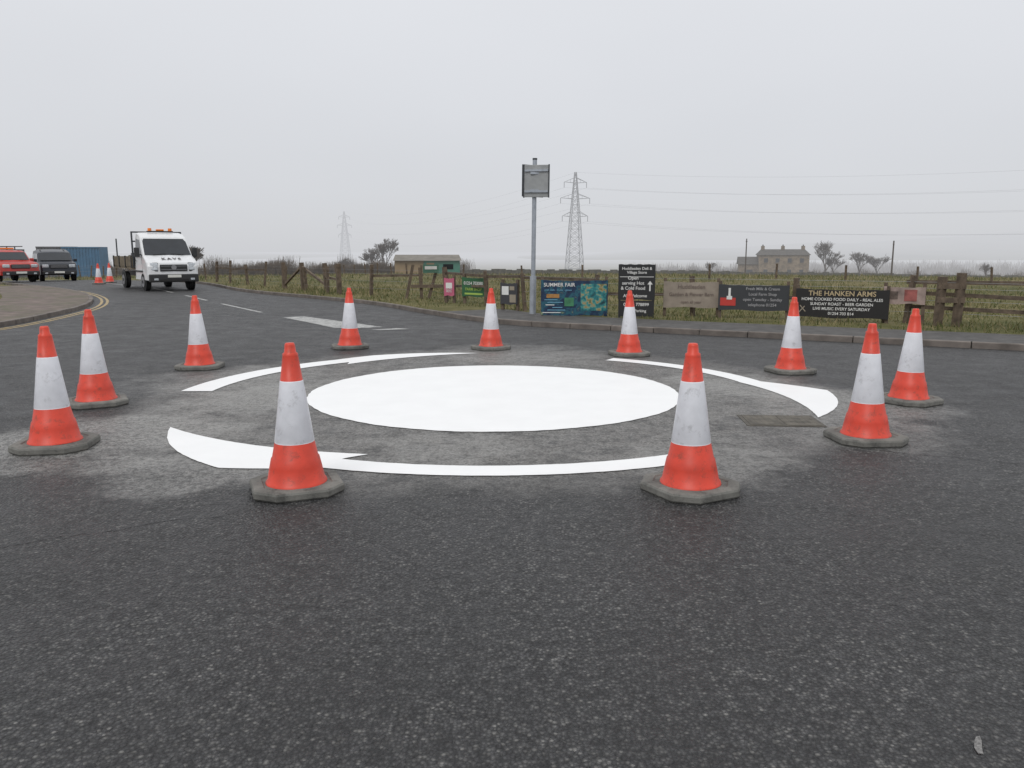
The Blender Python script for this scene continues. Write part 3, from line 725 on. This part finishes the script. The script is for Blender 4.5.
tree('bare_tree',-34.8,88,4.8,.9,8);tree('bare_tree',-37.5,92,4.6,.9,12);tree('bare_tree',88,150,4.4,.9,9,5);tree('bare_tree',72.5,182,6.5,.8,21);tree('bare_tree',-31,150,4.5,1.0,31)
tree('bare_tree',47,192,5.0,.9,41,5)
def hedge(name,path,h,w,n,seed,tr=.035):
    rs=random.Random(seed);A=Acc();Ls=resample(path,.5)
    for _ in range(n):
        i=rs.randrange(len(Ls));x,y=Ls[i];lump=.6+.3*math.sin(i*.37+seed)*math.sin(i*.11)+.15*math.sin(i*1.3)
        hh=h*max(.35,lump)*(.3+.75*rs.random()**.6)
        x+=rs.gauss(0,w*.4);y+=rs.gauss(0,w*.4);g=gz(x,y)
        A.tube((x,y,g+hh*rs.uniform(.0,.7)),(x+rs.gauss(0,.25),y+rs.gauss(0,.25),g+hh),tr,tr*.4,3)
    A.obj(name,M['hedge'])
hedge('hedge',[(-62,92),(-40,98),(-20,106),(-11,110)],2.1,1.4,17000,2)
hedge('hedge',[(-95,150),(-40,165),(-10,180)],4.2,2.5,12000,5)
hedge('hedge',[(30,215),(60,222),(120,215),(190,200)],3.0,2,9000,9,.05)
hedge('hedge',[(60,430),(180,450),(330,420)],7.5,4,9000,11,.15)
hedge('hedge',[(200,560),(330,600),(520,560)],9,5,7000,13,.22)
# ------------------------------------------------------------ distant hill
v=[];f=[];xs=np.linspace(-2600,3200,140)
for x in xs:
    hx=np.interp(x,[-2600,-900,0,160,420,720,1000,1250,2000,3200],[-8,-6,-14,-14,4,24,32,46,66,40])+5*math.sin(x*.006)+2.5*math.sin(x*.021)
    for yy,k in ((1250,-1),(1500,.35),(1900,1),(2500,.8)):
        v.append((x,yy,-14 if k<0 else -14+(hx+14)*k))
for i in range(len(xs)-1):
    for k in range(3): f.append((i*4+k,i*4+4+k,i*4+5+k,i*4+1+k))
def hill_mat():
    m,nt,b=newmat('moor_hill');P=nd(nt,'ShaderNodeNewGeometry').outputs['Position']
    nt.links.new(ramp(nt,noise(nt,.006,5,.6,P),[(.35,(.05,.06,.03)),(.65,(.16,.15,.09))]),b.inputs['Base Color']);b.inputs['Roughness'].default_value=1
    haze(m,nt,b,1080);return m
mk('hill',v,f,hill_mat(),smooth=True)
# ------------------------------------------------------------ grass
def grass(name,n,x0,x1,y0,y1,h0,h1,seed,maxd=None,hpow=1.5):
    r=np.random.default_rng(seed); X=r.uniform(x0,x1,n*2);Y=y0+(y1-y0)*r.uniform(0,1,n*2)**1.4
    ins=inpoly(X,Y,poly)|inpoly(X,Y,arm)
    Dd=dist(X,Y,poly,True); pv=dist(X,Y,re_near); pl=dist(X,Y,le_near)
    clump=np.sin(X*1.7+np.sin(Y*1.3)*2)*np.sin(Y*1.9+X*.6)
    ok=(~ins)&(Dd>.2)&((pv>1.9))&((pl>2.65))&(r.uniform(-1,1.1,n*2)<clump+.75)
    if maxd: ok&=(Dd<maxd)
    X=X[ok][:n];Y=Y[ok][:n];cl=clump[ok][:n];m=len(X)
    Z=np.array([gz(a,b) for a,b in zip(X,Y)])-.02
    h=(h0+(h1-h0)*r.uniform(0,1,m)**hpow)*(1+.35*cl); w=.006+.00045*np.hypot(X,Y)*r.uniform(.6,1.4,m)
    a=r.uniform(0,6.28,m);lx=r.normal(0,.45,m)*h;ly=r.normal(0,.45,m)*h
    V=np.empty((m,3,3));V[:,0]=np.stack([X-np.cos(a)*w,Y-np.sin(a)*w*.3,Z],1);V[:,1]=np.stack([X+np.cos(a)*w,Y+np.sin(a)*w*.3,Z],1);V[:,2]=np.stack([X+lx,Y+ly,Z+h],1)
    me=bpy.data.meshes.new(name);me.vertices.add(m*3);me.vertices.foreach_set('co',V.ravel());me.loops.add(m*3);me.loops.foreach_set('vertex_index',np.arange(m*3));me.polygons.add(m);me.polygons.foreach_set('loop_start',np.arange(m)*3);me.polygons.foreach_set('loop_total',np.full(m,3));me.update();me.validate()
    me.materials.append(M['blade']);o=bpy.data.objects.new(name,me);COL.objects.link(o)
grass('grass',45000,-26,16,12,34,.04,.16,1)
grass('grass',45000,-45,45,28,75,.06,.26,2)
# ------------------------------------------------------------ world, sun, camera
w=bpy.data.worlds.new('World');S.world=w;w.use_nodes=True;nt=w.node_tree;nt.nodes.clear()
tc=nd(nt,'ShaderNodeTexCoord').outputs['Generated'];sx=nd(nt,'ShaderNodeSeparateXYZ');nt.links.new(tc,sx.inputs[0])
mp=nd(nt,'ShaderNodeMapping');mp.inputs['Scale'].default_value=(1,1,2.5);nt.links.new(tc,mp.inputs[0])
cl=noise(nt,1.6,3,.5,mp.outputs[0])
grad=ramp(nt,sx.outputs['Z'],[(0,(.64,.65,.68)),(.07,(.675,.687,.72)),(.28,(.765,.78,.815)),(1,(1.12,1.13,1.15))])
col=mixc(nt,1.0,grad,ramp(nt,cl,[(.3,.97),(.7,1.025)]),'MULTIPLY')
sky=nd(nt,'ShaderNodeTexSky');sky.sky_type='NISHITA';sky.sun_disc=False;sky.sun_elevation=R(48);sky.sun_rotation=R(200)
b1=nd(nt,'ShaderNodeBackground');b1.inputs[1].default_value=.08;nt.links.new(sky.outputs[0],b1.inputs[0])
b2=nd(nt,'ShaderNodeBackground');nt.links.new(col,b2.inputs[0]);b2.inputs[1].default_value=1.0
mx=nd(nt,'ShaderNodeMixShader');mx.inputs[0].default_value=.95;nt.links.new(b1.outputs[0],mx.inputs[1]);nt.links.new(b2.outputs[0],mx.inputs[2])
out=nd(nt,'ShaderNodeOutputWorld');nt.links.new(mx.outputs[0],out.inputs[0])
L=bpy.data.lights.new('sun','SUN');L.energy=.9;L.angle=R(25);L.color=(1,.97,.93);lo=bpy.data.objects.new('sun',L);COL.objects.link(lo);lo.location=(0,0,30)
dv=Vector((math.sin(R(200))*math.cos(R(48)),math.cos(R(200))*math.cos(R(48)),math.sin(R(48))))
lo.rotation_euler=dv.to_track_quat('Z','Y').to_euler()
cam=bpy.data.cameras.new('camera');cam.lens=28.125;cam.sensor_width=36;cam.clip_end=20000;co=bpy.data.objects.new('camera',cam);COL.objects.link(co)
co.location=(0,0,1.6);co.rotation_euler=(R(90-9.44),0,0);S.camera=co
S.view_settings.view_transform='Standard';S.view_settings.look='None';S.view_settings.exposure=0
